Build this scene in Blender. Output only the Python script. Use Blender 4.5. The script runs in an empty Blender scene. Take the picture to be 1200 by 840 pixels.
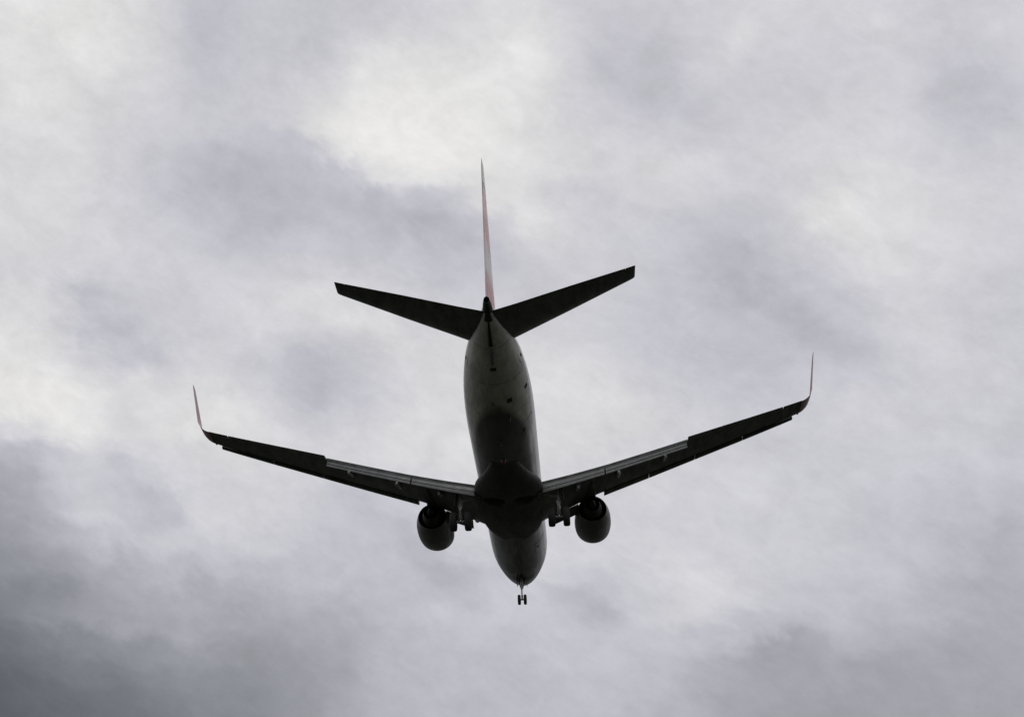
import bpy, bmesh, math, random
import numpy as np
from mathutils import Vector, Matrix
R = math.radians
random.seed(5)
sc = bpy.context.scene
COL = sc.collection

# ------------------------------------------------------------------ camera
# aircraft frame: X aft of the nose, Y to starboard, Z up, metres.
RIGHT = Vector((-0.05184776, 0.99806725, -0.03425749))
DOWN = Vector((-0.43604453, -0.05348598, -0.89833425))
FWD = Vector((-0.89843028, -0.03163883, 0.43797489))
CAM_P = Vector((99.97, 3.305, -32.23))
FOCAL_PX = 1715.4                       # for a 1200 pixel wide frame


def A(X, y, z):
    """aircraft frame -> local frame of the airliner (origin between the main wheels' contact points)."""
    return Vector((y, 19.6 - X, z + 3.96))


def Ad(v):
    return Vector((v[1], -v[0], v[2]))


PITCH = Matrix.Rotation(R(3.0), 3, 'X')           # nose three degrees up on final approach
EYE = Vector((0, 0, 1.7))
ROOT_LOC = EYE - PITCH @ A(*CAM_P)
cam_d = bpy.data.cameras.new('camera')
cam = bpy.data.objects.new('camera', cam_d)
COL.objects.link(cam)
sc.camera = cam
cam_d.sensor_width = 36
cam_d.lens = FOCAL_PX / 1200 * 36
cam_d.clip_start = 0.1
cam_d.clip_end = 40000
r_, d_, f_ = (PITCH @ Ad(RIGHT)).normalized(), (PITCH @ Ad(DOWN)).normalized(), (PITCH @ Ad(FWD)).normalized()
m3 = Matrix((r_, -d_, -f_)).transposed()
cam.matrix_world = Matrix.Translation(EYE) @ m3.to_4x4()

# ------------------------------------------------------------------ light
SUN_EL, SUN_AZ = R(48), R(14)                      # azimuth clockwise from +Y (ahead of the camera)
sun_d = bpy.data.lights.new('sun', 'SUN')
sun_d.energy = 0.7
sun_d.angle = R(25)
sun_d.color = (1.0, 0.96, 0.9)
sun = bpy.data.objects.new('sun', sun_d)
COL.objects.link(sun)
to_sun = Vector((math.sin(SUN_AZ) * math.cos(SUN_EL), math.cos(SUN_AZ) * math.cos(SUN_EL), math.sin(SUN_EL)))
sun.rotation_euler = to_sun.to_track_quat('Z', 'Y').to_euler()
sc.view_settings.view_transform = 'Standard'
sc.view_settings.look = 'None'
sc.view_settings.exposure = 0
sc.view_settings.gamma = 1
sc.view_settings.use_curve_mapping = False
try:
    sc.cycles.max_bounces = 6
    sc.cycles.use_denoising = True
except Exception:
    pass

# ------------------------------------------------------------------ overcast sky (world)
W = bpy.data.worlds.new('World')
sc.world = W
W.use_nodes = True
nt = W.node_tree
nt.nodes.clear()
N, L = nt.nodes, nt.links


def lk(v, sock):
    if hasattr(v, 'is_output'):
        L.new(v, sock)
    else:
        sock.default_value = v


def M(op, a, b=None, c=None, clamp=False):
    n = N.new('ShaderNodeMath')
    n.operation = op
    n.use_clamp = clamp
    lk(a, n.inputs[0])
    if b is not None:
        lk(b, n.inputs[1])
    if c is not None:
        lk(c, n.inputs[2])
    return n.outputs[0]


def noise(vec, scale, detail, rough, dist=0.0):
    n = N.new('ShaderNodeTexNoise')
    n.inputs['Scale'].default_value = scale
    n.inputs['Detail'].default_value = detail
    n.inputs['Roughness'].default_value = rough
    n.inputs['Distortion'].default_value = dist
    L.new(vec, n.inputs['Vector'])
    return n


tc = N.new('ShaderNodeTexCoord')
sep = N.new('ShaderNodeSeparateXYZ')
L.new(tc.outputs['Generated'], sep.inputs[0])
dx, dy, dz = sep.outputs
# point where the direction pierces the flat cloud deck one unit up
zz = M('MAXIMUM', dz, 0.06)
deck = N.new('ShaderNodeCombineXYZ')
L.new(M('DIVIDE', dx, zz), deck.inputs[0])
L.new(M('DIVIDE', dy, zz), deck.inputs[1])
deck = deck.outputs[0]
az = M('ARCTAN2', dx, dy)
el = M('ARCSINE', dz)
# wisps: the billows are drawn out along the wind, so the noise is turned and stretched in direction space


def drawn(ang, sx, sz):
    mp = N.new('ShaderNodeMapping')
    mp.vector_type = 'TEXTURE'
    mp.inputs['Rotation'].default_value = (0, R(ang), 0)
    mp.inputs['Scale'].default_value = (sx, 1.0, sz)
    L.new(tc.outputs['Generated'], mp.inputs[0])
    return mp.outputs[0]


wind = drawn(33, 1.9, 0.8)
soft = drawn(18, 1.3, 0.9)
w1 = noise(soft, 9.0, 6, 0.62, 0.5)
w1s = N.new('ShaderNodeSeparateColor')
L.new(w1.outputs['Color'], w1s.inputs[0])
w2 = noise(wind, 30.0, 6, 0.65, 0.3)
w2s = N.new('ShaderNodeSeparateColor')
L.new(w2.outputs['Color'], w2s.inputs[0])
azw = M('ADD', az, M('MULTIPLY_ADD', w1s.outputs[0], 0.060, -0.030))
azw = M('ADD', azw, M('MULTIPLY_ADD', w2s.outputs[0], 0.040, -0.020))
elw = M('ADD', el, M('MULTIPLY_ADD', w1s.outputs[1], 0.050, -0.025))
elw = M('ADD', elw, M('MULTIPLY_ADD', w2s.outputs[1], 0.036, -0.018))

# brightness of the cloud base (display value) seen towards each direction of the overcast
SAMPLES = {
 0:   [(0,226),(80,231),(170,214),(240,200),(320,204),(400,203),(480,209),(600,216),(700,203),(800,206),(950,209),(1100,204),(1200,208)],
 50:  [(0,227),(70,231),(150,217),(215,202),(320,203),(370,206),(440,216),(520,215),(620,220),(700,202),(790,202),(850,208),(950,207),(1050,207),(1150,202),(1200,206)],
 100: [(0,227),(70,222),(150,214),(215,203),(300,208),(365,210),(425,232),(520,228),(620,224),(690,205),(780,198),(850,204),(950,204),(1020,208),(1130,197),(1200,202)],
 150: [(0,220),(100,218),(160,211),(220,205),(300,205),(355,208),(395,236),(440,238),(520,231),(600,228),(660,212),(740,203),(850,205),(950,209),(1020,210),(1130,200),(1200,204)],
 185: [(0,219),(100,217),(170,209),(240,199),(320,195),(370,199),(410,232),(450,236),(530,230),(600,226),(680,214),(770,210),(860,208),(950,212),(1030,212),(1120,206),(1200,205)],
 220: [(0,219),(100,216),(170,207),(250,195),(320,191),(390,197),(430,206),(480,214),(530,218),(600,222),(690,213),(770,212),(850,204),(930,207),(1000,216),(1100,213),(1200,207)],
 260: [(0,220),(100,214),(170,208),(250,199),(320,195),(400,203),(450,200),(510,196),(560,203),(620,214),(690,208),(770,209),(840,198),(910,202),(980,217),(1080,215),(1200,208)],
 310: [(0,222),(80,212),(200,208),(300,205),(370,210),(440,208),(510,200),(590,200),(640,208),(720,205),(800,204),(860,198),(940,203),(1010,214),(1090,212),(1200,204)],
 360: [(0,224),(50,216),(100,201),(160,206),(240,208),(320,214),(390,217),(450,214),(520,206),(600,205),(680,203),(760,200),(840,197),(920,193),(1000,199),(1060,207),(1120,208),(1200,203)],
 410: [(0,232),(40,228),(90,213),(145,199),(200,208),(260,210),(320,205),(380,205),(440,211),(520,217),(640,214),(720,206),(800,200),(880,196),(960,195),(1020,200),(1090,206),(1200,204)],
 455: [(0,236),(50,238),(95,231),(150,214),(210,213),(270,216),(330,200),(390,196),(440,206),(520,218),(640,220),(720,212),(800,205),(870,198),(950,201),(1040,206),(1200,204)],
 500: [(0,214),(40,228),(90,230),(140,215),(200,221),(270,224),(330,212),(400,210),(500,219),(640,220),(750,214),(850,207),(950,206),(1050,205),(1200,203)],
 545: [(0,182),(30,196),(80,210),(130,203),(180,205),(250,213),(340,216),(420,214),(520,217),(640,216),(740,212),(850,207),(950,205),(1050,203),(1200,200)],
 590: [(0,160),(40,184),(90,203),(140,199),(165,193),(220,207),(290,209),(350,210),(420,205),(480,202),(560,210),(700,208),(800,207),(880,205),(980,204),(1080,198),(1200,193)],
 635: [(0,156),(50,174),(100,192),(170,199),(240,205),(320,204),(400,196),(470,200),(540,208),(640,210),(720,208),(800,206),(900,203),(1000,202),(1080,196),(1160,185),(1200,186)],
 680: [(0,138),(50,152),(100,168),(160,184),(230,190),(310,188),(380,190),(450,199),(510,184),(560,192),(620,206),(690,194),(740,205),(800,209),(880,203),(980,199),(1060,194),(1140,182),(1200,182)],
 720: [(0,124),(40,144),(100,160),(160,166),(230,172),(310,171),(380,178),(440,194),(510,199),(600,205),(690,190),(750,200),(820,211),(870,204),(930,197),(1010,191),(1100,184),(1200,177)],
 765: [(0,112),(50,126),(110,140),(170,148),(240,156),(320,160),(390,172),(450,190),(520,196),(600,199),(700,198),(790,196),(850,184),(910,176),(980,184),(1060,176),(1130,170),(1200,175)],
 810: [(0,102),(50,112),(110,120),(180,132),(250,144),(330,155),(390,172),(450,188),(520,192),(600,192),(700,192),(790,188),(860,178),(920,168),(1000,166),(1080,168),(1150,168),(1200,172)],
 860: [(0,100),(60,108),(130,118),(200,128),(280,142),(360,160),(440,184),(520,190),(620,190),(720,188),(800,180),(870,170),(950,162),(1050,162),(1200,168)],
}


def px_dir(x, y):
    v = f_ * FOCAL_PX + r_ * (x - 600) + d_ * (y - 420)
    return v.normalized()


ys = sorted(SAMPLES)
gx = np.linspace(-60, 1260, 34)
GRID = np.array([np.interp(gx, [p[0] for p in SAMPLES[y]], [p[1] for p in SAMPLES[y]]) for y in ys])


GRID = 209 + (GRID - 209) * 1.08
# single billows and rifts: centre, half length, half width, tilt (degrees, down to the right), change of brightness
BILLOWS = [
 (300, 232, 130, 34, 25, -9), (480, 262, 90, 22, 27, -9), (545, 300, 50, 30, 60, -5), (235, 55, 55, 26, 60, -7), (375, 62, 30, 28, 60, -7), (480, 22, 60, 16, 0, -6),
 (150, 60, 120, 25, 60, 4), (60, 100, 120, 40, 50, 3), (250, 165, 60, 14, -10, 5), (120, 380, 80, 18, 33, -10), (80, 345, 50, 14, 33, -5), (150, 425, 60, 12, 35, 6),
 (350, 425, 60, 26, 15, -8), (430, 375, 110, 16, 25, 7), (250, 460, 60, 20, 20, 7), (190, 470, 60, 18, 40, 5), (60, 500, 60, 20, 40, 5), (20, 545, 45, 26, 40, -12),
 (175, 585, 52, 14, 38, -14), (120, 560, 40, 12, 35, -5), (90, 600, 70, 16, 35, 7), (270, 590, 80, 18, 25, 6), (420, 600, 60, 22, 30, -7), (500, 665, 70, 20, 38, -10), (130, 660, 90, 14, 22, -8), (190, 640, 90, 14, 25, 6), (60, 675, 70, 14, 5, -12), (130, 722, 110, 14, 4, 5),
 (160, 765, 90, 24, 5, -4), (300, 740, 70, 18, 15, 4), (350, 660, 90, 18, 25, 5), (690, 708, 48, 18, 32, -13), (630, 660, 60, 14, 30, 6), (825, 700, 80, 22, -10, 7), (780, 660, 70, 18, 30, 5), (880, 770, 70, 18, -8, -8), (1000, 775, 90, 18, 10, -6), (1110, 762, 40, 14, 0, -6),
 (1165, 620, 50, 34, -40, -8), (930, 650, 110, 26, 5, 4), (1080, 690, 70, 16, -20, -4), (740, 90, 85, 40, 20, -8), (800, 130, 70, 24, 30, -5), (700, 30, 60, 20, 40, -4), (860, 50, 90, 18, -50, 6), (620, 70, 50, 26, 60, 5),
 (1145, 110, 60, 40, 40, -8), (1050, 45, 50, 18, 30, 3), (640, 225, 60, 9, 10, -9), (630, 262, 55, 13, 32, 10), (790, 205, 55, 20, -10, 6), (865, 320, 120, 28, 36, -11), (950, 385, 80, 22, 25, -10), (965, 250, 34, 26, 35, 9),
 (1030, 320, 80, 26, 50, 6), (730, 270, 60, 20, 25, -5), (700, 365, 60, 16, -20, 3), (830, 420, 120, 20, 10, -6), (1100, 420, 80, 30, 20, 4), (1000, 470, 80, 20, 20, 5), (720, 480, 60, 18, 10, 6), (880, 500, 70, 16, -15, -4), (760, 570, 60, 18, 30, 4), (900, 590, 60, 14, 20, 3),
]
# the brightest cloud: a torn lower edge over the darker bank, fading upwards
EDGE = [(340, 158), (355, 166), (374, 181), (396, 194), (424, 206), (438, 222), (458, 213), (476, 212), (492, 229), (512, 226), (532, 225), (556, 238), (580, 250), (610, 258)]


def field(px, py):
    cx = min(max(px, -60), 1260)
    row = [np.interp(cx, gx, GRID[i]) for i in range(len(ys))]
    v = float(np.interp(py, ys, row))
    for bx, by, la, lb, an, dv in BILLOWS:
        c_, s_ = math.cos(R(an)), math.sin(R(an))
        a_ = (px - bx) * c_ + (py - by) * s_
        b_ = -(px - bx) * s_ + (py - by) * c_
        q = (a_ / la) ** 2 + (b_ / lb) ** 2
        if q < 9:
            v += dv * 1.0 * math.exp(-q)
    if 330 < px < 620 and 60 < py < 300:
        ye = float(np.interp(px, [e[0] for e in EDGE], [e[1] for e in EDGE]))
        d = (ye - py) / 6.0
        side = min(1, (px - 335) / 30) * min(1, max(0, (620 - px) / 90))
        side = max(0, side)
        inside = 1 / (1 + math.exp(-d * 2))
        v += side * (inside * 5 * math.exp(-max(0, ye - py) / 70) - (1 - inside) * 13 * math.exp(-max(0, py - ye) / 30))
    return v if v < 226 else 226 + (v - 226) * 0.6


def bright_at(px, py):
    return field(px, py)


def tint(v):
    """display value -> linear colour: thin bright cloud slightly warm, thick cloud bluish lavender."""
    key = (100, 160, 198, 210, 224, 240)
    mul = ((.975, .990, 1.050), (.988, .993, 1.028), (.991, .987, 1.029), (.996, .993, 1.015), (1.0, .998, .998), (1.006, .998, .984))
    c = [float(np.interp(v, key, [m_[i] for m_ in mul])) for i in range(3)]
    return [((min(v * q, 250) / 255 + 0.055) / 1.055) ** 2.4 for q in c]


AZ0, AZ1 = R(-23), R(23)
f_el = math.asin(f_.z)
EL0, EL1 = R(12.5), R(46)
NROW = 38
f_el = None
f_inv = m3.transposed()


def dir_px(a, e):
    v = Vector((math.sin(a) * math.cos(e), math.cos(a) * math.cos(e), math.sin(e)))
    q = f_inv @ v
    return 600 + FOCAL_PX * q.x / -q.z, 420 - FOCAL_PX * q.y / -q.z


aznorm = N.new('ShaderNodeMapRange')
L.new(azw, aznorm.inputs[0])
aznorm.inputs[1].default_value = AZ0
aznorm.inputs[2].default_value = AZ1
aznorm = aznorm.outputs[0]
acc = None
step = (EL1 - EL0) / (NROW - 1)
NS = 64
for i in range(NROW):
    e = EL0 + step * i
    fc = N.new('ShaderNodeFloatCurve')
    cv = fc.mapping.curves[0]
    vals = [bright_at(*dir_px(AZ0 + (AZ1 - AZ0) * k / (NS - 1), e)) / 255 for k in range(NS)]
    cv.points[0].location = (0, vals[0])
    cv.points[1].location = (1, vals[-1])
    for k in range(1, NS - 1):
        cv.points.new(k / (NS - 1), vals[k])
    fc.mapping.update()
    L.new(aznorm, fc.inputs['Value'])
    if acc is None:
        acc = fc.outputs[0]
        continue
    mr = N.new('ShaderNodeMapRange')
    mr.interpolation_type = 'SMOOTHSTEP'
    L.new(elw, mr.inputs[0])
    mr.inputs[1].default_value = e - step
    mr.inputs[2].default_value = e
    m_ = N.new('ShaderNodeMix')
    m_.data_type = 'FLOAT'
    L.new(mr.outputs[0], m_.inputs[0])
    L.new(acc, m_.inputs[2])
    L.new(fc.outputs[0], m_.inputs[3])
    acc = m_.outputs[0]
# thickness of the cover -> its colour
tr = N.new('ShaderNodeValToRGB')
tq = N.new('ShaderNodeMapRange')
L.new(acc, tq.inputs[0])
tq.inputs[1].default_value = 85 / 255
tq.inputs[2].default_value = 250 / 255
L.new(tq.outputs[0], tr.inputs[0])
for k in range(1, 23):
    tr.color_ramp.elements.new(k / 23)
for k in range(24):
    tr.color_ramp.elements[k].color = (*tint(85 + 165 * k / 23), 1)
acc = tr.outputs[0]
# the rest of the overcast, all round the horizon
far = noise(deck, 0.55, 7, 0.55, 0.6)
fr = N.new('ShaderNodeValToRGB')
fr.color_ramp.elements[0].position = 0.3
fr.color_ramp.elements[0].color = (0.36, 0.37, 0.42, 1)
fr.color_ramp.elements[1].position = 0.7
fr.color_ramp.elements[1].color = (0.72, 0.71, 0.70, 1)
L.new(far.outputs['Fac'], fr.inputs[0])
fade = N.new('ShaderNodeMapRange')
fade.interpolation_type = 'SMOOTHSTEP'
L.new(M('ABSOLUTE', az), fade.inputs[0])
fade.inputs[1].default_value = R(23)
fade.inputs[2].default_value = R(55)
mx = N.new('ShaderNodeMix')
mx.data_type = 'RGBA'
L.new(fade.outputs[0], mx.inputs[0])
L.new(acc, mx.inputs[6])
L.new(fr.outputs[0], mx.inputs[7])
cloud = mx.outputs[2]
# fine billows on the deck
b1 = noise(soft, 13, 10, 0.62, 0.6)
b2 = noise(wind, 42, 9, 0.74, 0.4)
b3 = noise(soft, 110, 6, 0.7, 0.2)
bb = M('ADD', M('MULTIPLY_ADD', b1.outputs['Fac'], 0.24, 0.985 - 0.12), M('MULTIPLY_ADD', b2.outputs['Fac'], 0.26, -0.13))
b4 = noise(drawn(-10, 1.1, 0.9), 26, 5, 0.55, 0.9)
bb = M('ADD', bb, M('MULTIPLY_ADD', b4.outputs['Fac'], 0.20, -0.10))
bb = M('ADD', bb, M('MULTIPLY_ADD', b3.outputs['Fac'], 0.15, -0.075))
sc10 = M('MULTIPLY', bb, 10.0)
vm = N.new('ShaderNodeVectorMath')
vm.operation = 'SCALE'
L.new(cloud, vm.inputs[0])
L.new(sc10, vm.inputs['Scale'])
ns = N.new('ShaderNodeTexSky')
ns.sky_type = 'NISHITA'
ns.sun_disc = False
ns.sun_elevation = SUN_EL
ns.sun_rotation = SUN_AZ
mx = N.new('ShaderNodeMix')
mx.data_type = 'RGBA'
mx.clamp_factor = True
mx.inputs[0].default_value = 0.97                 # a little clear-sky light filters through the cover
L.new(ns.outputs[0], mx.inputs[6])
L.new(vm.outputs[0], mx.inputs[7])
bg = N.new('ShaderNodeBackground')
bg.inputs['Strength'].default_value = 0.1
L.new(mx.outputs[2], bg.inputs['Color'])
wo = N.new('ShaderNodeOutputWorld')
L.new(bg.outputs[0], wo.inputs['Surface'])


# ------------------------------------------------------------------ materials
def material(name, base, rough=0.4, metal=0.0, dirt=0.25, dirt_scale=1.5, lines=0.0, coat=0.0, extra=None):
    m = bpy.data.materials.new(name)
    m.use_nodes = True
    t = m.node_tree
    b = t.nodes['Principled BSDF']
    b.inputs['Metallic'].default_value = metal
    b.inputs['Coat Weight'].default_value = coat
    co = t.nodes.new('ShaderNodeTexCoord')
    mp = t.nodes.new('ShaderNodeMapping')
    mp.inputs['Scale'].default_value = (1.0, 0.3, 1.0)       # streaks run along the airflow
    t.links.new(co.outputs['Object'], mp.inputs[0])
    n = t.nodes.new('ShaderNodeTexNoise')
    n.inputs['Scale'].default_value = dirt_scale
    n.inputs['Detail'].default_value = 8
    n.inputs['Roughness'].default_value = 0.65
    t.links.new(mp.outputs[0], n.inputs['Vector'])
    r = t.nodes.new('ShaderNodeValToRGB')
    r.color_ramp.elements[0].position = 0.33
    r.color_ramp.elements[1].position = 0.68
    r.color_ramp.elements[0].color = (*[q * (1 - dirt) for q in base], 1)
    r.color_ramp.elements[1].color = (*[min(1, q * (1 + dirt * 0.4)) for q in base], 1)
    t.links.new(n.outputs['Fac'], r.inputs[0])
    colr = r.outputs[0]
    if extra:
        colr = extra(t, co, colr)
    if lines:
        s = t.nodes.new('ShaderNodeSeparateXYZ')
        t.links.new(co.outputs['Object'], s.inputs[0])

        def mm(op, a, bb=None):
            q = t.nodes.new('ShaderNodeMath')
            q.operation = op
            for i, v in enumerate((a, bb)):
                if v is None:
                    continue
                if hasattr(v, 'is_output'):
                    t.links.new(v, q.inputs[i])
                else:
                    q.inputs[i].default_value = v
            return q.outputs[0]
        l = mm('LESS_THAN', mm('PINGPONG', s.outputs[1], lines / 2), 0.018)
        mix = t.nodes.new('ShaderNodeMix')
        mix.data_type = 'RGBA'
        t.links.new(mm('MULTIPLY', l, 0.6), mix.inputs[0])
        t.links.new(colr, mix.inputs[6])
        mix.inputs[7].default_value = (0.03, 0.03, 0.03, 1)
        colr = mix.outputs[2]
    t.links.new(colr, b.inputs['Base Color'])
    rr = t.nodes.new('ShaderNodeMapRange')
    t.links.new(n.outputs['Fac'], rr.inputs[0])
    rr.inputs[1].default_value = 0.3
    rr.inputs[2].default_value = 0.7
    rr.inputs[3].default_value = min(1, rough + 0.12)
    rr.inputs[4].default_value = max(0.05, rough - 0.06)
    t.links.new(rr.outputs[0], b.inputs['Roughness'])
    return m


def livery(t, co, base):
    """white body above, grey belly below"""
    s = t.nodes.new('ShaderNodeSeparateXYZ')
    t.links.new(co.outputs['Object'], s.inputs[0])
    up = t.nodes.new('ShaderNodeMath')                 # the edge of the grey rises with the tail
    up.operation = 'MULTIPLY_ADD'
    t.links.new(s.outputs[1], up.inputs[0])
    up.inputs[1].default_value = -0.25
    up.inputs[2].default_value = 3.96 - 0.8 - 0.25 * 7.4
    edge = t.nodes.new('ShaderNodeMath')
    edge.operation = 'MAXIMUM'
    t.links.new(up.outputs[0], edge.inputs[0])
    edge.inputs[1].default_value = 3.16
    df = t.nodes.new('ShaderNodeMath')
    df.operation = 'SUBTRACT'
    t.links.new(s.outputs[2], df.inputs[0])
    rear = t.nodes.new('ShaderNodeMath')               # all grey at the very end of the tail
    rear.operation = 'MULTIPLY_ADD'
    t.links.new(s.outputs[1], rear.inputs[0])
    rear.inputs[1].default_value = -1.2
    rear.inputs[2].default_value = -13.98
    edge2 = t.nodes.new('ShaderNodeMath')
    edge2.operation = 'MAXIMUM'
    t.links.new(edge.outputs[0], edge2.inputs[0])
    t.links.new(rear.outputs[0], edge2.inputs[1])
    t.links.new(edge2.outputs[0], df.inputs[1])
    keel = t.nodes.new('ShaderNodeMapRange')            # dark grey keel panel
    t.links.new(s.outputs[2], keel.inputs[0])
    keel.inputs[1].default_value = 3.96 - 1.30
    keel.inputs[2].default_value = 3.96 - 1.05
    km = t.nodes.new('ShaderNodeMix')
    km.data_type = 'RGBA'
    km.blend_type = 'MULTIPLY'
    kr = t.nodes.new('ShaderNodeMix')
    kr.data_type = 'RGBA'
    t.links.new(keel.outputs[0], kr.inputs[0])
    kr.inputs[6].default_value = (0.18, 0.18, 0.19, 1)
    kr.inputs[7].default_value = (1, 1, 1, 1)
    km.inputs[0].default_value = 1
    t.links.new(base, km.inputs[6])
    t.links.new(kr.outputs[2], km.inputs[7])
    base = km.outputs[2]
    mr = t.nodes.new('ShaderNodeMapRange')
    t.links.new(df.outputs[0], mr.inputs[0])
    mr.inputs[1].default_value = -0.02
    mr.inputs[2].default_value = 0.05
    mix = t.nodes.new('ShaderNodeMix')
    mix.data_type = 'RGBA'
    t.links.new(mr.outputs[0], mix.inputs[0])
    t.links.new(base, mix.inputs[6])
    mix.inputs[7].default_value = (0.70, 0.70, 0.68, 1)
    return mix.outputs[2]


def fin_paint(t, co, base):
    """red fin with a white band across its middle and a grey tip"""
    s = t.nodes.new('ShaderNodeSeparateXYZ')
    t.links.new(co.outputs['Object'], s.inputs[0])
    a = t.nodes.new('ShaderNodeMath')
    a.operation = 'MULTIPLY_ADD'
    t.links.new(s.outputs[1], a.inputs[0])
    a.inputs[1].default_value = 0.02
    t.links.new(s.outputs[2], a.inputs[2])
    r = t.nodes.new('ShaderNodeValToRGB')
    mr = t.nodes.new('ShaderNodeMapRange')
    t.links.new(a.outputs[0], mr.inputs[0])
    mr.inputs[1].default_value = 5.46
    mr.inputs[2].default_value = 12.9
    e = r.color_ramp.elements
    r.color_ramp.interpolation = 'LINEAR'
    e[0].position = 0.0
    e[0].color = (0.66, 0.33, 0.35, 1)
    e[1].position = 1.0
    e[1].color = (0.22, 0.20, 0.20, 1)
    for p, c in ((0.16, (0.66, 0.33, 0.35, 1)), (0.20, (0.76, 0.74, 0.73, 1)), (0.36, (0.76, 0.74, 0.73, 1)), (0.42, (0.66, 0.36, 0.38, 1)),
                 (0.70, (0.64, 0.35, 0.37, 1)), (0.78, (0.30, 0.25, 0.25, 1))):
        q = e.new(p)
        q.color = c
    t.links.new(mr.outputs[0], r.inputs[0])
    mix = t.nodes.new('ShaderNodeMix')
    mix.data_type = 'RGBA'
    mix.blend_type = 'MULTIPLY'
    mix.inputs[0].default_value = 1
    t.links.new(r.outputs[0], mix.inputs[6])
    t.links.new(base, mix.inputs[7])
    return mix.outputs[2]


MAT = {
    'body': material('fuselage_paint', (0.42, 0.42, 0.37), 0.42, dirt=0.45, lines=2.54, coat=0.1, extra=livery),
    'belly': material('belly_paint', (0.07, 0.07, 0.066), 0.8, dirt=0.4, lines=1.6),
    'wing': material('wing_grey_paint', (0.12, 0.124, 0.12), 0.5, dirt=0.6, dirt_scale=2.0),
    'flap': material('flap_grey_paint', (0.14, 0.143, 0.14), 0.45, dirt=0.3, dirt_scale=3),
    'fin': material('fin_livery_paint', (1, 1, 1), 0.4, dirt=0.10, extra=fin_paint),
    'winglet': material('winglet_red_paint', (0.40, 0.25, 0.26), 0.5, dirt=0.15),
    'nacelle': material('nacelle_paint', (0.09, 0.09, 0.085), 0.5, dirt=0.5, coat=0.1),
    'lip': material('polished_lip_metal', (0.6, 0.6, 0.6), 0.25, metal=1.0, dirt=0.1),
    'burnt': material('heat_stained_metal', (0.018, 0.017, 0.016), 0.75, metal=0.0, dirt=0.4, dirt_scale=4),
    'dark': material('dark_recess', (0.02, 0.02, 0.02), 0.8, dirt=0.3),
    'strut': material('gear_strut_paint', (0.30, 0.30, 0.30), 0.4, dirt=0.4, dirt_scale=6),
    'chrome': material('oleo_chrome', (0.7, 0.7, 0.7), 0.15, metal=1.0, dirt=0.1),
    'tyre': material('tyre_rubber', (0.025, 0.025, 0.025), 0.8, dirt=0.3, dirt_scale=10),
    'lens': material('lamp_lens', (0.75, 0.75, 0.72), 0.1, dirt=0.05, coat=0.5),
    'red_lens': material('beacon_lens', (0.12, 0.015, 0.015), 0.15, dirt=0.05, coat=0.5),
    'green_lens': material('green_lens', (0.03, 0.30, 0.10), 0.15, dirt=0.05, coat=0.5),
}

# ------------------------------------------------------------------ mesh helpers


def finish(name, bm, mats, parent, sharp=35):
    bmesh.ops.remove_doubles(bm, verts=bm.verts, dist=0.0004)
    bmesh.ops.recalc_face_normals(bm, faces=bm.faces)
    for f in bm.faces:
        f.smooth = True
    for e in bm.edges:
        if len(e.link_faces) == 2 and e.calc_face_angle(0) > R(sharp):
            e.smooth = False
    me = bpy.data.meshes.new(name)
    bm.to_mesh(me)
    bm.free()
    for m in (mats if isinstance(mats, (list, tuple)) else [mats]):
        me.materials.append(MAT[m])
    o = bpy.data.objects.new(name, me)
    COL.objects.link(o)
    if parent:
        o.parent = parent
    return o


def loft(bm, rings, cap0=True, cap1=True, mi=0):
    vs = [[bm.verts.new(p) for p in r] for r in rings]
    n = len(rings[0])
    for a, b in zip(vs, vs[1:]):
        for i in range(n):
            j = (i + 1) % n
            f = bm.faces.new((a[i], a[j], b[j], b[i]))
            f.material_index = mi
    if cap0:
        bm.faces.new(vs[0]).material_index = mi
    if cap1:
        bm.faces.new(list(reversed(vs[-1]))).material_index = mi
    return vs


def tube(bm, p, q, r0, r1=None, n=14, mi=0):
    p, q = Vector(p), Vector(q)
    r1 = r0 if r1 is None else r1
    ax = (q - p).normalized()
    u = ax.orthogonal().normalized()
    v = ax.cross(u)
    loft(bm, [[c + (u * math.cos(2 * math.pi * k / n) + v * math.sin(2 * math.pi * k / n)) * r for k in range(n)] for c, r in ((p, r0), (q, r1))], mi=mi)


def lathe(bm, origin, axis, prof, n=40, mi=0, squash=None, close=False):
    """prof: list of (distance along axis, radius)"""
    origin, ax = Vector(origin), Vector(axis).normalized()
    u = Vector((1, 0, 0)) if abs(ax.x) < 0.9 else Vector((0, 1, 0))
    u = (u - ax * u.dot(ax)).normalized()
    v = ax.cross(u)
    rings = []
    for d, r in prof:
        ring = []
        for k in range(n):
            a = 2 * math.pi * k / n
            o = (u * math.cos(a) + v * math.sin(a)) * r
            if squash and o.z < 0:
                o.z *= squash
            ring.append(origin + ax * d + o)
        rings.append(ring)
    if close:
        rings.append(rings[0])
    loft(bm, rings, cap0=not close, cap1=not close, mi=mi)


def box(bm, c, sx, sy, sz, rot=None, mi=0):
    c = Vector(c)
    vs = []
    for x in (-1, 1):
        for y in (-1, 1):
            for z in (-1, 1):
                o = Vector((x * sx / 2, y * sy / 2, z * sz / 2))
                if rot is not None:
                    o = rot @ o
                vs.append(bm.verts.new(c + o))
    for q in ((0, 1, 3, 2), (4, 6, 7, 5), (0, 4, 5, 1), (2, 3, 7, 6), (0, 2, 6, 4), (1, 5, 7, 3)):
        bm.faces.new([vs[i] for i in q]).material_index = mi


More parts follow.
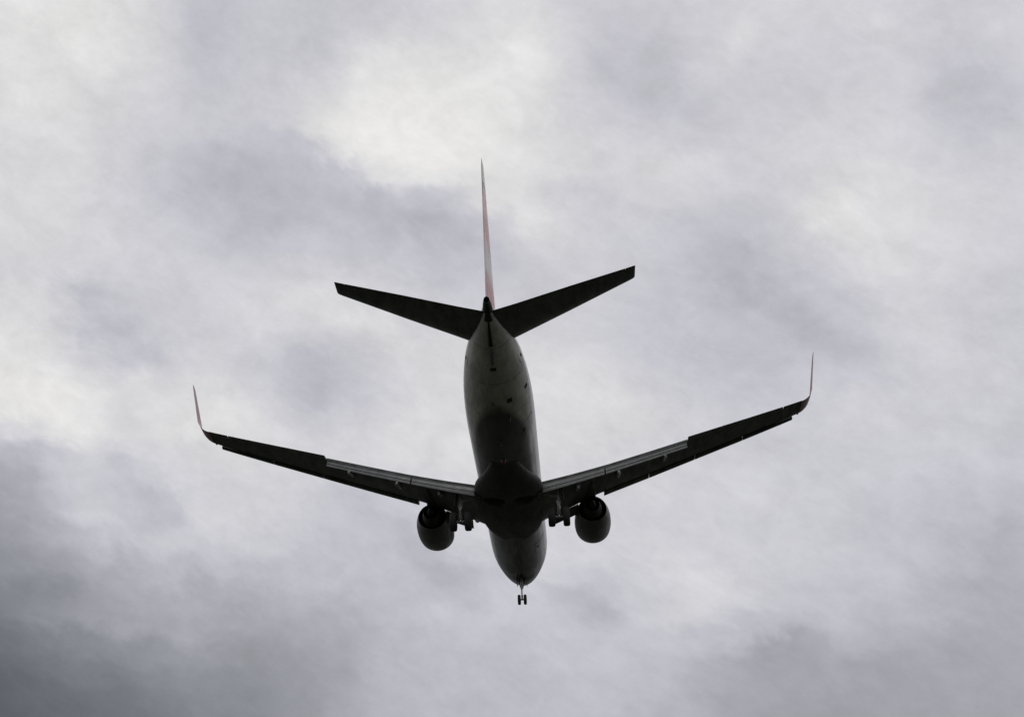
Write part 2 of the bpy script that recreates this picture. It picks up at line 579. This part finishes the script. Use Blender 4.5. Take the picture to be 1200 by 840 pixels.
def airfoil(t, cut0=0.0, cut=1.0, n=14, camber=0.018):
    """closed loop of (x, z) in chord units between cut0 and cut: upper from rear to front, lower back to rear"""
    xs = [cut0 + (cut - cut0) * (1 - math.cos(math.pi * k / n)) / 2 for k in range(n + 1)]

    def th(x):
        x = min(max(x, 0), 1)
        return 5 * t * (0.2969 * math.sqrt(x) - 0.126 * x - 0.3516 * x * x + 0.2843 * x ** 3 - 0.1020 * x ** 4)

    def cm(x):
        return camber * 4 * x * (1 - x) * 0.8
    up = [(x, cm(x) + th(x)) for x in reversed(xs)]
    lo = [(x, cm(x) - th(x)) for x in xs[1:]] if cut0 == 0 else [(x, cm(x) - th(x)) for x in xs]
    return up + lo


def section(prof, X, y, z, c, twist=0.0, up=(0, 0, 1)):
    """place an aerofoil loop: leading edge at (X, y, z), chord c, nose-up twist, thickness along up"""
    up = Vector(up).normalized()
    ct, st = math.cos(twist), math.sin(twist)
    out = []
    for px, pz in prof:
        a, b = px * c, pz * c
        aa = a * ct + b * st
        bb = b * ct - a * st
        out.append(A(X + aa, y + up.y * bb, z + up.z * bb))
    return out


# ------------------------------------------------------------------ ground
bm = bmesh.new()
bmesh.ops.create_circle(bm, cap_ends=True, segments=96, radius=15000)
gm = bpy.data.meshes.new('ground')
bm.to_mesh(gm)
bm.free()
g = bpy.data.objects.new('ground', gm)
COL.objects.link(g)
g['kind'] = 'structure'
g['label'] = 'unseen grassland under the approach path, kept dark for little bounce light'
gmat = bpy.data.materials.new('low_bounce_grassland')
gmat.use_nodes = True
t = gmat.node_tree
gn = t.nodes.new('ShaderNodeTexNoise')
gn.inputs['Scale'].default_value = 0.02
gn.inputs['Detail'].default_value = 12
gc = t.nodes.new('ShaderNodeTexCoord')
t.links.new(gc.outputs['Object'], gn.inputs['Vector'])
gr = t.nodes.new('ShaderNodeValToRGB')
gr.color_ramp.elements[0].color = (0.011, 0.015, 0.007, 1)  # out of view; coloured extra dark so little light bounces onto the underside
gr.color_ramp.elements[1].color = (0.028, 0.032, 0.016, 1)
t.links.new(gn.outputs['Fac'], gr.inputs[0])
t.links.new(gr.outputs[0], t.nodes['Principled BSDF'].inputs['Base Color'])
t.nodes['Principled BSDF'].inputs['Roughness'].default_value = 0.95
gm.materials.append(gmat)

# ------------------------------------------------------------------ the airliner
root = bpy.data.objects.new('airliner', None)
COL.objects.link(root)
root.matrix_world = Matrix.Translation(ROOT_LOC) @ PITCH.to_4x4()
root['label'] = 'twin-engine passenger jet with red and white fin, wheels down, flying away under grey cloud'
root['category'] = 'airplane'

# ---- fuselage: X, half width, top, bottom
ST = [(0.0, .02, -.98, -1.02), (.06, .16, -.82, -1.17), (.2, .31, -.64, -1.33), (.5, .56, -.28, -1.51), (1.0, .87, .18, -1.68), (1.6, 1.16, .63, -1.80),
      (2.2, 1.39, 1.11, -1.87), (2.9, 1.59, 1.58, -1.93), (3.7, 1.76, 1.84, -1.93), (4.8, 1.85, 1.97, -1.98), (6.2, 1.88, 2.0, -2.0),
      (12, 1.88, 2.0, -2.0), (18, 1.88, 2.0, -2.0), (24.5, 1.88, 2.0, -2.0), (26, 1.88, 2.0, -1.96), (27.5, 1.87, 2.0, -1.82), (29, 1.83, 2.0, -1.55),
      (30.5, 1.74, 2.0, -1.18), (32, 1.58, 1.98, -.76), (33.5, 1.32, 1.95, -.31), (35, .93, 1.84, .14), (36.2, .53, 1.62, .50), (37.2, .25, 1.44, .80)]
TAILC = [(37.2, .25, 1.44, .80), (37.5, .22, 1.42, .87), (37.8, .18, 1.39, .94), (38.02, .145, 1.36, .99)]


def smooth_st(st, n):
    X = np.array([s[0] for s in st])
    out = []
    tt = np.arange(len(st))
    for u in np.linspace(0, len(st) - 1, n):
        i = int(min(u, len(st) - 2))
        f = u - i
        p0, p1, p2, p3 = (np.array(st[max(i - 1, 0)]), np.array(st[i]), np.array(st[i + 1]), np.array(st[min(i + 2, len(st) - 1)]))
        h = p2[0] - p1[0]
        m1 = (p2 - p0) / (p2[0] - p0[0]) * h if i > 0 else (p2 - p1)
        m2 = (p3 - p1) / (p3[0] - p1[0]) * h if i + 2 < len(st) else (p2 - p1)
        out.append((2 * f ** 3 - 3 * f ** 2 + 1) * p1 + (f ** 3 - 2 * f ** 2 + f) * m1 + (-2 * f ** 3 + 3 * f ** 2) * p2 + (f ** 3 - f ** 2) * m2)
    return out


def body_ring(s, n=56, grow=0.0):
    X, hw, tp, bt = s
    zc = (tp + bt) / 2
    hh = (tp - bt) / 2
    out = []
    for k in range(n):
        a = 2 * math.pi * k / n
        c_, s_ = math.cos(a), math.sin(a)
        # slightly double-lobed cross-section
        y = hw * (abs(c_) ** 0.97) * (1 if c_ >= 0 else -1) * (1 - 0.02 * max(0, -s_))
        out.append(A(X, y * (1 + grow), zc + hh * (1 + grow) * s_))
    return out


bm = bmesh.new()
loft(bm, [body_ring(s) for s in smooth_st(ST, 110)])
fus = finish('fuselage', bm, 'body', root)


def hw_at(X):
    s = smooth_st(ST, 400)
    q = min(s, key=lambda k: abs(k[0] - X))
    return q


bm = bmesh.new()
loft(bm, [body_ring(s, 40) for s in smooth_st(TAILC, 8)], cap0=False, cap1=False)
# hollow end of the auxiliary power unit
endr = body_ring(TAILC[-1], 40)
c0 = sum(endr, Vector()) / len(endr)
loft(bm, [endr, [c0 + (p - c0) * 0.86 for p in endr], [c0 + (p - c0) * 0.8 + Vector((0, 0.5, 0)) for p in endr]], cap0=False, cap1=True, mi=1)
finish('exhaust_cone', bm, ['burnt', 'dark'], fus)

# the wing-to-body fairing
FB = [(11.6, .9, -1.5, -1.93), (12.6, 1.45, -1.1, -2.04), (13.8, 1.76, -.8, -2.18), (15.4, 1.94, -.65, -2.31), (17, 2.0, -.6, -2.38), (19, 2.02, -.6, -2.38),
      (20.6, 1.92, -.8, -2.31), (22, 1.50, -1.15, -2.20), (23.4, 1.08, -1.45, -2.10), (24.8, .72, -1.70, -2.015)]


def super_ring(s, n=56, p=0.92):
    X, hw, tp, bt = s
    zc, hh = (tp + bt) / 2, (tp - bt) / 2
    out = []
    for k in range(n):
        a = 2 * math.pi * k / n
        c_, s_ = math.cos(a), math.sin(a)
        out.append(A(X, hw * math.copysign(abs(c_) ** p, c_), zc + hh * math.copysign(abs(s_) ** p, s_)))
    return out


bm = bmesh.new()
loft(bm, [super_ring(s) for s in smooth_st(FB, 50)])
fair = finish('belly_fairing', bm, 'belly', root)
# open round wheel wells cut into the fairing
cut_objs = []
for s in (-1, 1):
    bm = bmesh.new()
    tube(bm, A(19.6, s * 0.86, -2.9), A(19.6, s * 0.86, -1.95), 0.66, 0.66, 40)
    c = finish('cutter', bm, 'dark', None)
    md = fair.modifiers.new('well', 'BOOLEAN')
    md.object = c
    md.operation = 'DIFFERENCE'
    md.solver = 'EXACT'
    c.matrix_world = root.matrix_world
    cut_objs.append(c)
bpy.context.view_layer.update()
dg = bpy.context.evaluated_depsgraph_get()
nm = bpy.data.meshes.new_from_object(fair.evaluated_get(dg))
if len(nm.polygons) > 100:
    fair.modifiers.clear()
    nm.name = 'belly_fairing'
    fair.data = nm
    nm.materials.clear()
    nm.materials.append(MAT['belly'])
else:
    fair.modifiers.clear()
for c in cut_objs:
    bpy.data.objects.remove(c)


# ---- wings.  y, X of leading edge, X of trailing edge, z, thickness ratio, twist
WS = [(1.2, 12.9, 20.85, -1.34, .150, 1.5), (1.95, 13.75, 20.9, -1.27, .145, 1.5), (3.6, 14.95, 20.95, -1.02, .135, 1.2), (5.0, 15.95, 21.0, -.77, .125, 1.0),
      (5.75, 16.35, 21.08, -.64, .120, .9), (8.3, 17.62, 21.63, -.22, .115, .6), (10.9, 18.9, 22.2, .24, .11, .2), (14, 20.4, 22.88, .80, .105, -.4), (16.2, 21.47, 23.36, 1.22, .10, -.8),
      (16.95, 21.83, 23.52, 1.38, .098, -1)]


def wing_at(y):
    cols = list(zip(*WS))
    return [float(np.interp(y, cols[0], c)) for c in cols[1:]]


def wing_point(y, f, side='lower'):
    """aircraft-frame point on the wing skin at chord fraction f"""
    X0, X1, z, t, tw = wing_at(y)
    c = X1 - X0
    x = f
    th = 5 * t * (0.2969 * math.sqrt(x) - 0.126 * x - 0.3516 * x * x + 0.2843 * x ** 3 - 0.1020 * x ** 4)
    zz_ = 0.018 * 3.2 * x * (1 - x) + (-th if side == 'lower' else th)
    tw = R(tw)
    return X0 + c * (x * math.cos(tw) + zz_ * math.sin(tw)), z + c * (zz_ * math.cos(tw) - x * math.sin(tw))


FLAP_IN = (2.0, 5.62)
FLAP_OUT = (5.70, 10.42)
AIL = (10.5, 15.9)
SHROUD = 0.80


def make_wing(s):
    bm = bmesh.new()
    secs = []
    ylist = [(1.2, SHROUD), (2.05, SHROUD), (3.6, SHROUD), (5.0, SHROUD), (5.9, SHROUD), (8.3, SHROUD + .01), (10.44, SHROUD + .01), (10.46, 0.775), (13.5, .775), (15.93, .775),
             (15.95, 1.0), (16.5, 1.0), (16.95, 1.0)]
    for y, cut in ylist:
        X0, X1, z, t_, tw = wing_at(y)
        secs.append(section(airfoil(t_, 0, cut, 18), X0, s * y, z, X1 - X0, R(tw)))
    loft(bm, secs)
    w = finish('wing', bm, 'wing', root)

    # blended winglet: bends up from the tip and tapers
    bm = bmesh.new()
    X0, X1, z, t_, tw = wing_at(16.95)
    pts = []
    base_a = math.atan(0.19)
    y, zz0 = 16.95, z
    nb = 9
    for k in range(nb):
        f = k / (nb - 1)
        ang = base_a + (R(80) - base_a) * f
        pts.append((y, zz0, ang, f * 0.42))
        stp = 0.105
        y += math.cos(ang) * stp
        zz0 += math.sin(ang) * stp
    tipy, tipz = 17.80, 3.98
    y0, z0 = pts[-1][0], pts[-1][1]
    for f in (0.15, 0.35, 0.6, 0.85, 0.95, 1.0):
        pts.append((y0 + (tipy - y0) * f, z0 + (tipz - z0) * f, R(80), 0.42 + 0.58 * f))
    secs = []
    for (yy, zz_, ang, f) in pts:
        ch = (X1 - X0) * (1 - f * 0.66) * (0.72 if f == 1.0 else 1)
        le = X0 + (f ** 1.05) * 2.15 + (0.12 if f == 1.0 else 0)
        te_fix = le + ch
        secs.append(section(airfoil(.028 if f > .3 else .095 - .15 * f, 0, 1, 18, 0.006), le, s * yy, zz_, te_fix - le, R(-.5), (0, -s * math.sin(ang), math.cos(ang))))
    loft(bm, secs)
    finish('winglet', bm, 'winglet', w)

    # flaps: a main segment and an aft segment, run out and drooped
    def flap(y0_, y1_, n=6):
        for kind in ('flap', 'aft_flap'):
            bm = bmesh.new()
            secs = []
            for k in range(n):
                y = y0_ + (y1_ - y0_) * k / (n - 1)
                X0, X1, z, t_, tw = wing_at(y)
                c = X1 - X0
                px, pz = wing_point(y, SHROUD - .01, 'upper')
                mc = 0.10 * c + 0.13 if y < 5.66 else 0.10 * c + 0.13
                d1, d2 = R(36), R(50)
                lx, lz = px - 0.07, pz - 0.16
                if kind == 'flap':
                    secs.append(section(airfoil(.15, 0, 1, 12, .03), lx, s * y, lz, mc, d1))
                else:
                    ex, ez = lx + mc * math.cos(d1) - 0.02, lz - mc * math.sin(d1) - 0.035
                    secs.append(section(airfoil(.13, 0, 1, 12, .03), ex, s * y, ez, mc * 0.48, d2))
            loft(bm, secs)
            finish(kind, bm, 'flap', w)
    flap(*FLAP_IN)
    flap(*FLAP_OUT)

    # aileron
    bm = bmesh.new()
    secs = []
    for k in range(6):
        y = AIL[0] + (AIL[1] - AIL[0]) * k / 5
        X0, X1, z, t_, tw = wing_at(y)
        secs.append(section(airfoil(t_, .785, 1.0, 10), X0, s * y, z, X1 - X0, R(tw)))
    loft(bm, secs)
    finish('aileron', bm, 'wing', w)

    # slats outboard of the engine, run forward and down
    edges = [5.62, 8.35, 11.05, 13.8, 16.62]
    for a_, b_ in zip(edges, edges[1:]):
        bm = bmesh.new()
        secs = []
        for k in range(5):
            y = a_ + 0.015 + (b_ - a_ - 0.03) * k / 4
            X0, X1, z, t_, tw = wing_at(y)
            c = X1 - X0
            prof = airfoil(t_ * 1.05, 0, .13, 10)
            # hollow back: pull the rear lower corner forward
            secs.append(section(prof, X0 - 0.20 - .02 * c, s * y, z - 0.13 - .015 * c, c, R(tw - 17)))
        loft(bm, secs)
        finish('slat', bm, 'wing', w)
    # Krueger panel between the body and the engine
    bm = bmesh.new()
    secs = []
    for k in range(4):
        y = 2.5 + (4.05 - 2.5) * k / 3
        X0, X1, z, t_, tw = wing_at(y)
        secs.append(section(airfoil(.09, 0, 1, 10, .06), X0 - 0.38, s * y, z - 0.62, 0.75, R(-32)))
    loft(bm, secs)
    finish('krueger_flap', bm, 'wing', w)

    # canoe fairings over the flap tracks, tails drooped with the flaps
    for y, ln, rad in ((4.02, 2.3, .23), (6.45, 2.5, .21), (9.15, 2.1, .18)):
        bm = bmesh.new()
        X0, X1, z, t_, tw = wing_at(y)
        xh, zh = wing_point(y, .70)
        rings = []
        for k in range(15):
            f = k / 14
            d = (f - 0.50) * ln
            rr = rad * (max(0.0, math.sin(math.pi * min(1, f * .98 + .01))) ** 0.6) + 0.01
            droop = 0 if f < .5 else (f - .5) * ln * math.tan(R(27))
            cx, cz = xh + d, zh - 0.14 - droop + (0 if f >= .5 else (0.5 - f) * 0.12)
            rings.append([A(cx, s * y + rr * .75 * math.cos(2 * math.pi * q / 16), cz + rr * 1.15 * math.sin(2 * math.pi * q / 16)) for q in range(16)])
        loft(bm, rings)
        finish('track_fairing', bm, 'flap', w)

    # landing light in the wing root, static wicks, navigation lamp
    bm = bmesh.new()
    lathe(bm, A(14.0, s * 2.25, -1.33), (0, 1, 0), [(0, .16), (.10, .15), (.14, .08)], 20)
    finish('landing_light', bm, 'lens', w)
    for y in (12.5, 13.6, 14.7, 15.6):
        bm = bmesh.new()
        X0, X1, z, t_, tw = wing_at(y)
        p = A(X1 + .0, s * y, z - (X1 - X0) * math.sin(R(tw)))
        tube(bm, p + Vector((0, .03, 0)), p + Vector((0, -.17, 0)), .006, .004, 6)
        finish('static_wick', bm, 'dark', w)
    bm = bmesh.new()
    lathe(bm, A(21.80, s * 16.9, 1.36), (0, 1, 0), [(0, .06), (.05, .05), (.08, .02)], 16)
    finish('navigation_light', bm, 'red_lens' if s < 0 else 'green_lens', w)
    return w


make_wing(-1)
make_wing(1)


# ---- engines
def make_engine(s):
    ey, ez, x0 = 4.89, -1.70, 12.24
    ax = (0, -1, 0)
    bm = bmesh.new()
    o = A(x0, s * ey, ez)
    prof = [(.10, .84), (.02, .90), (0, .94), (.03, .985), (.14, 1.035), (.45, 1.09), (1.0, 1.125), (1.6, 1.125), (2.3, 1.09), (2.9, 1.02), (3.4, .92), (3.68, .845),
            (3.68, .815), (3.3, .86), (2.6, .88), (1.3, .84), (.6, .80), (.25, .80)]
    lathe(bm, o, ax, prof, 56, squash=.93, close=True)
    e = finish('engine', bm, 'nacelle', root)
    # polished intake ring
    bm = bmesh.new()
    lathe(bm, o, ax, [(.20, .804), (.08, .84), (-.004, .895), (-.012, .94), (.02, .99), (.14, 1.043), (.24, 1.066), (.24, 1.04), (.1, .98), (.1, .86)], 56, squash=.93, close=True)
    finish('intake_lip', bm, 'lip', e)
    # fan with blades
    bm = bmesh.new()
    lathe(bm, A(x0 + .75, s * ey, ez), ax, [(-.35, .02), (-.2, .12), (0, .23), (.3, .26)], 28)
    for k in range(24):
        a = 2 * math.pi * k / 24
        rad = Vector((math.cos(a), 0, math.sin(a)))
        tan = Vector((-math.sin(a), 0, math.cos(a)))
        q = []
        for rr, tw in ((.22, 25), (.5, 45), (.73, 60)):
            d = tan * math.sin(R(tw)) * .11 + Vector((0, 1, 0)) * math.cos(R(tw)) * .11
            c = A(x0 + .9, s * ey, ez) + rad * rr
            q.append((c - d, c + d, d.cross(rad).normalized() * .006))
        loft(bm, [[a_ + n_, b_ + n_, b_ - n_, a_ - n_] for a_, b_, n_ in q])
    finish('fan', bm, 'burnt', e, 30)
    # core cowl, nozzle and plug; a solid bulkhead of stator vanes closes the duct
    bm = bmesh.new()
    oc = A(x0 + 1.4, s * ey, ez)
    lathe(bm, oc, ax, [(0, .86), (.06, .86), (.07, .3), (0, .3)], 48, squash=.93)
    lathe(bm, oc, ax, [(.0, .60), (1.2, .66), (2.0, .62), (2.7, .52), (3.15, .43), (3.15, .405), (2.8, .42), (2.3, .44)], 40)
    finish('core_nozzle', bm, 'burnt', e)
    bm = bmesh.new()
    lathe(bm, A(x0 + 3.9, s * ey, ez), ax, [(-.3, .31), (.3, .30), (.7, .22), (1.05, .12), (1.25, .04)], 28)
    finish('exhaust_plug', bm, 'burnt', e)
    # pylon
    bm = bmesh.new()
    secs = []
    for X, z0, z1, w_ in ((12.9, -.78, -.60, .05), (13.4, -.80, -.50, .16), (14.4, -.86, -.46, .22), (15.4, -1.0, -.62, .24), (16.2, -1.15, -.75, .24),
                          (17.2, -1.22, -.85, .20), (18.2, -1.22, -.90, .12), (18.9, -1.12, -.95, .03)):
        secs.append([A(X, s * ey - w_, z0), A(X, s * ey + w_, z0), A(X, s * ey + w_, (z0 + z1) / 2), A(X, s * ey + w_ * .6, z1), A(X, s * ey - w_ * .6, z1), A(X, s * ey - w_, (z0 + z1) / 2)])
    loft(bm, secs)
    finish('pylon', bm, 'nacelle', e, 50)
    # inboard nacelle strake
    bm = bmesh.new()
    q = A(x0 + 1.1, s * (ey - .88), ez + .70)
    n_ = Vector((-s * .78, 0, .62))
    loft(bm, [[q + Vector((0, 0, .01)), q + Vector((0, -1.1, .01)), q + Vector((0, -1.1, -.02)), q + Vector((0, 0, -.02))],
              [q + Vector((0, -.5, 0)) + n_ * .28, q + Vector((0, -1.05, 0)) + n_ * .28, q + Vector((0, -1.05, -.012)) + n_ * .28, q + Vector((0, -.5, -.012)) + n_ * .28]])
    finish('strake', bm, 'nacelle', e)


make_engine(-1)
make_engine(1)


# ---- tailplane
def make_tailplane(s):
    TS = [(.10, 33.2, 37.28, .93), (.45, 33.45, 37.35, .98), (1.0, 33.95, 37.50, 1.05), (4.0, 35.98, 38.45, 1.44), (6.9, 37.98, 39.28, 1.83), (7.10, 38.12, 39.34, 1.86), (7.17, 38.22, 39.34, 1.87)]
    bm = bmesh.new()
    secs = []
    for y, a, b, z in TS:
        last = y > 6.6
        secs.append(section(airfoil(.10 if y < 7.15 else .05, 0, .70 if not last else 1.0, 12, 0), a, s * y, z, b - a, 0))
        if y == 4.0:
            yy = 6.70
            a1, b1, z1 = [float(np.interp(yy, [q[0] for q in TS], [q[i] for q in TS])) for i in (1, 2, 3)]
            secs.append(section(airfoil(.10, 0, .70, 12, 0), a1, s * yy, z1, b1 - a1, 0))
            yy = 6.72
            a1, b1, z1 = [float(np.interp(yy, [q[0] for q in TS], [q[i] for q in TS])) for i in (1, 2, 3)]
            secs.append(section(airfoil(.10, 0, 1.0, 12, 0), a1, s * yy, z1, b1 - a1, 0))
    loft(bm, secs)
    h = finish('tailplane', bm, 'wing', root)
    bm = bmesh.new()
    secs = []
    for k in range(6):
        y = .12 + (6.705 - .12) * k / 5
        a1, b1, z1 = [float(np.interp(y, [q[0] for q in TS], [q[i] for q in TS])) for i in (1, 2, 3)]
        secs.append(section(airfoil(.10, .703, 1, 8, 0), a1, s * y, z1, b1 - a1, 0))
    loft(bm, secs)
    finish('elevator', bm, 'wing', h)


make_tailplane(-1)
make_tailplane(1)

# ---- fin and rudder: z, X front, X rear
FS = [(1.5, 31.9, 36.95), (2.6, 32.9, 37.2), (5.5, 35.15, 37.95), (8.2, 37.22, 38.62), (8.75, 37.66, 38.75), (8.92, 38.0, 38.72)]
bm = bmesh.new()


def fin_sec(z, a, b, c0, c1, t_=.105):
    return [A(a + x * (b - a), w * (b - a), z) for x, w in airfoil(t_, c0, c1, 14, 0)]


loft(bm, [fin_sec(*f, 0, .70, .105 if f[0] < 8.8 else .05) for f in FS])
# dorsal fillet ahead of the fin
loft(bm, [[A(29.0, -.03, 1.9), A(29.0, .03, 1.9), A(29.0, .0, 2.0)], [A(31.5, -.10, 1.9), A(31.5, .10, 1.9), A(31.5, 0, 2.35)], [A(33.4, -.16, 1.9), A(33.4, .16, 1.9), A(33.4, 0, 3.2)]])
fin = finish('fin', bm, 'fin', root)
bm = bmesh.new()
loft(bm, [fin_sec(*f, .71, 1, .105 if f[0] < 8.8 else .05) for f in FS[0:]])
finish('rudder', bm, 'fin', fin)


# ---- landing gear
def wheel(parent, c, rad, wid, name='wheel'):
    bm = bmesh.new()
    h = wid / 2
    prof = [(-h * .55, rad * .50), (-h * .92, rad * .62), (-h, rad * .78), (-h * .9, rad * .92), (-h * .55, rad * .99), (0, rad),
            (h * .55, rad * .99), (h * .9, rad * .92), (h, rad * .78), (h * .92, rad * .62), (h * .55, rad * .50)]
    lathe(bm, c, (1, 0, 0), prof, 36)
    lathe(bm, c, (1, 0, 0), [(-h * .7, rad * .12), (-h * .72, rad * .18), (-h * .5, rad * .3), (-h * .58, rad * .49), (h * .58, rad * .49), (h * .5, rad * .3), (h * .72, rad * .18), (h * .7, rad * .12)], 24, mi=1)
    return finish(name, bm, ['tyre', 'strut'], parent, 40)


def main_gear(s):
    y, X, az_ = 2.86, 19.6, -3.395
    bm = bmesh.new()
    tube(bm, A(X - .1, s * y, -1.25), A(X, s * y, -2.55), .15, .14)
    gobj = finish('main_gear', bm, 'strut', root)
    bm = bmesh.new()
    tube(bm, A(X, s * (y - .62), az_), A(X, s * (y + .62), az_), .075)
    finish('axle', bm, 'strut', gobj)
    bm = bmesh.new()
    tube(bm, A(X, s * y, -2.5), A(X, s * y, az_ + .02), .095)
    finish('piston', bm, 'chrome', gobj)
    bm = bmesh.new()
    tube(bm, A(X, s * y, -2.2), A(X - .1, s * (y - 1.35), -1.75), .07, .06)
    tube(bm, A(X, s * y, -1.85), A(X - .1, s * (y - .9), -1.5), .05)
    tube(bm, A(X, s * y, -2.3), A(X - 1.15, s * y, -1.45), .06)
    finish('side_brace', bm, 'strut', gobj)
    bm = bmesh.new()
    loft(bm, [[A(X + .13, s * y - .15, -2.45), A(X + .13, s * y + .15, -2.45), A(X + .18, s * y + .15, -2.45), A(X + .18, s * y - .15, -2.45)],
              [A(X + .38, s * y - .06, -2.85), A(X + .38, s * y + .06, -2.85), A(X + .43, s * y + .06, -2.85), A(X + .43, s * y - .06, -2.85)],
              [A(X + .09, s * y - .12, -3.3), A(X + .09, s * y + .12, -3.3), A(X + .14, s * y + .12, -3.3), A(X + .14, s * y - .12, -3.3)]])
    finish('torque_link', bm, 'strut', gobj)
    bm = bmesh.new()
    rot = Matrix.Rotation(s * R(-8), 3, 'Y')
    box(bm, A(X, s * (y + .27), -2.05), .035, .95, 1.05, rot)
    finish('gear_door', bm, 'belly', gobj)
    bm = bmesh.new()
    box(bm, A(X, s * (y - .95), -1.98), .03, .8, .5, Matrix.Rotation(s * R(58), 3, 'Y'))
    finish('gear_door', bm, 'belly', gobj)
    for k in (-1, 1):
        wheel(gobj, A(X, s * y + k * .43, az_), .565, .40)


main_gear(-1)
main_gear(1)
X, zz_ = 4.05, -3.58
bm = bmesh.new()
tube(bm, A(X - .12, 0, -1.7), A(X, 0, -2.85), .10, .09)
ng = finish('nose_gear', bm, 'strut', root)
bm = bmesh.new()
tube(bm, A(X, -.30, zz_), A(X, .30, zz_), .05)
finish('axle', bm, 'strut', ng)
bm = bmesh.new()
tube(bm, A(X, 0, -2.8), A(X, 0, zz_), .06)
finish('piston', bm, 'chrome', ng)
bm = bmesh.new()
tube(bm, A(X, -.10, -2.7), A(X - 1.1, -.16, -1.85), .04)
tube(bm, A(X, .10, -2.7), A(X - 1.1, .16, -1.85), .04)
finish('drag_brace', bm, 'strut', ng)
bm = bmesh.new()
tube(bm, A(X + .08, 0, -2.75), A(X + .32, 0, -3.08), .035)
tube(bm, A(X + .32, 0, -3.08), A(X + .06, 0, -3.4), .035)
finish('torque_link', bm, 'strut', ng)
for s in (-1, 1):
    wheel(ng, A(X, s * .20, zz_), .345, .20)
    bm = bmesh.new()
    box(bm, A(X - .5, s * .30, -2.06), .03, 1.6, .42, Matrix.Rotation(s * R(-10), 3, 'Y'))
    finish('gear_door', bm, 'body', ng)
bm = bmesh.new()
lathe(bm, A(X - .08, 0, -2.62), (0, 1, 0), [(0, .10), (.08, .10), (.10, .06)], 16)
finish('taxi_light', bm, 'lens', ng)


# ---- fittings on the belly
def belly_z(X):
    return hw_at(X)[3]


def blade(name, X, y, ln, h, mat='dark', base=None):
    """swept blade antenna"""
    z = (belly_z(X) if base is None else base)
    hw = hw_at(X)[1]
    z = z + (1 - math.sqrt(max(0, 1 - (y / hw) ** 2))) * 1.9
    bm = bmesh.new()
    loft(bm, [[A(X, y, z + .06), A(X + ln * .3, y + .03, z + .06), A(X + ln, y, z + .06), A(X + ln * .3, y - .03, z + .06)],
              [A(X + ln * .45, y, z - h), A(X + ln * .6, y + .015, z - h), A(X + ln * .95, y, z - h), A(X + ln * .6, y - .015, z - h)]])
    finish(name, bm, mat, fus)


blade('antenna', 7.6, 0, .45, .32)
blade('antenna', 10.4, 0, .40, .30)
blade('antenna', 27.3, 0.0, .45, .34)
blade('antenna', 30.6, -.22, .5, .30)
blade('antenna', 30.2, .12, .3, .16)
blade('drain_mast', 29.4, .62, .40, .34)
blade('drain_mast', 9.2, .35, .30, .30)
# beacon
bm = bmesh.new()
lathe(bm, A(25.2, 0, belly_z(25.2) + .02), (0, 0, -1), [(0, .14), (.06, .13), (.15, .09), (.19, .03)], 20)
finish('beacon', bm, 'red_lens', fus)
# tail skid fairing
bm = bmesh.new()
secs = []
for k in range(9):
    f = k / 8
    Xk = 33.8 + f * 1.1
    rr = .12 * math.sin(math.pi * min(1, .05 + f * .95)) ** .5 + .01
    zk = float(np.interp(Xk, [q[0] for q in ST], [q[3] for q in ST])) - .12 * math.sin(math.pi * f)
    secs.append([A(Xk, rr * math.cos(2 * math.pi * q / 12), zk + rr * 1.3 * math.sin(2 * math.pi * q / 12)) for q in range(12)])
loft(bm, secs)
finish('tail_skid', bm, 'belly', fus)


def patch(name, X0, X1, a0, a1, side, off, mat, parent=fus, n=10, frame=None):
    """a panel that follows the skin from angle a0 to a1 (degrees below the widest line)"""
    bm = bmesh.new()

    def P(X, a, o):
        _, hw, tp, bt = hw_at(X)
        zc, hh = (tp + bt) / 2, (tp - bt) / 2
        return A(X, side * (hw + o) * math.cos(R(a)) * .998, zc - (hh + o) * math.sin(R(a)))
    outer, inner = [], []
    for i in range(n + 1):
        X = X0 + (X1 - X0) * i / n
        outer.append([bm.verts.new(P(X, a0 + (a1 - a0) * j / n, off)) for j in range(n + 1)])
        inner.append([bm.verts.new(P(X, a0 + (a1 - a0) * j / n, -.02)) for j in range(n + 1)])
    for i in range(n):
        for j in range(n):
            if frame and (frame <= i < n - frame) and (frame <= j < n - frame):
                continue
            for g_ in (outer, inner):
                bm.faces.new((g_[i][j], g_[i + 1][j], g_[i + 1][j + 1], g_[i][j + 1]))
    for i in range(n):
        for j in (0, n):
            bm.faces.new((outer[i][j], outer[i + 1][j], inner[i + 1][j], inner[i][j]))
            bm.faces.new((outer[j][i], outer[j][i + 1], inner[j][i + 1], inner[j][i]))
    return finish(name, bm, mat, parent, 50)


# cargo doors (starboard), service doors, outflow valve, access panels
cd = patch('cargo_door', 8.1, 9.4, 18, 52, 1, .012, 'body')
patch('handle', 8.6, 8.85, 44, 48, 1, .03, 'dark', cd, 4)
cd = patch('cargo_door', 27.1, 28.35, 20, 52, 1, .012, 'body')
patch('handle', 27.6, 27.9, 45, 49, 1, .03, 'dark', cd, 4)
for sd in (-1, 1):
    d = patch('service_door', 32.7, 33.5, -50, 20, sd, .014, 'body')
    patch('handle', 32.95, 33.15, 6, 11, sd, .03, 'dark', d, 4)
patch('outflow_valve', 30.75, 31.05, 62, 72, 1, .012, 'dark', fus, 5)
patch('access_panel', 30.8, 31.0, 20, 29, 1, .012, 'dark', fus, 5)
patch('service_panel', 33.3, 33.5, 84, 97, 1, .012, 'dark', fus, 5)
patch('soot_streak', 35.0, 36.68, 84, 97, 1, .012, 'burnt', fus, 6)  # narrow strip added as a sooty dirt streak, no real fitting
# heat-stained skin under the auxiliary power unit
patch('heat_shield', 36.7, 37.24, 58, 122, 1, .010, 'burnt', fus, 8)
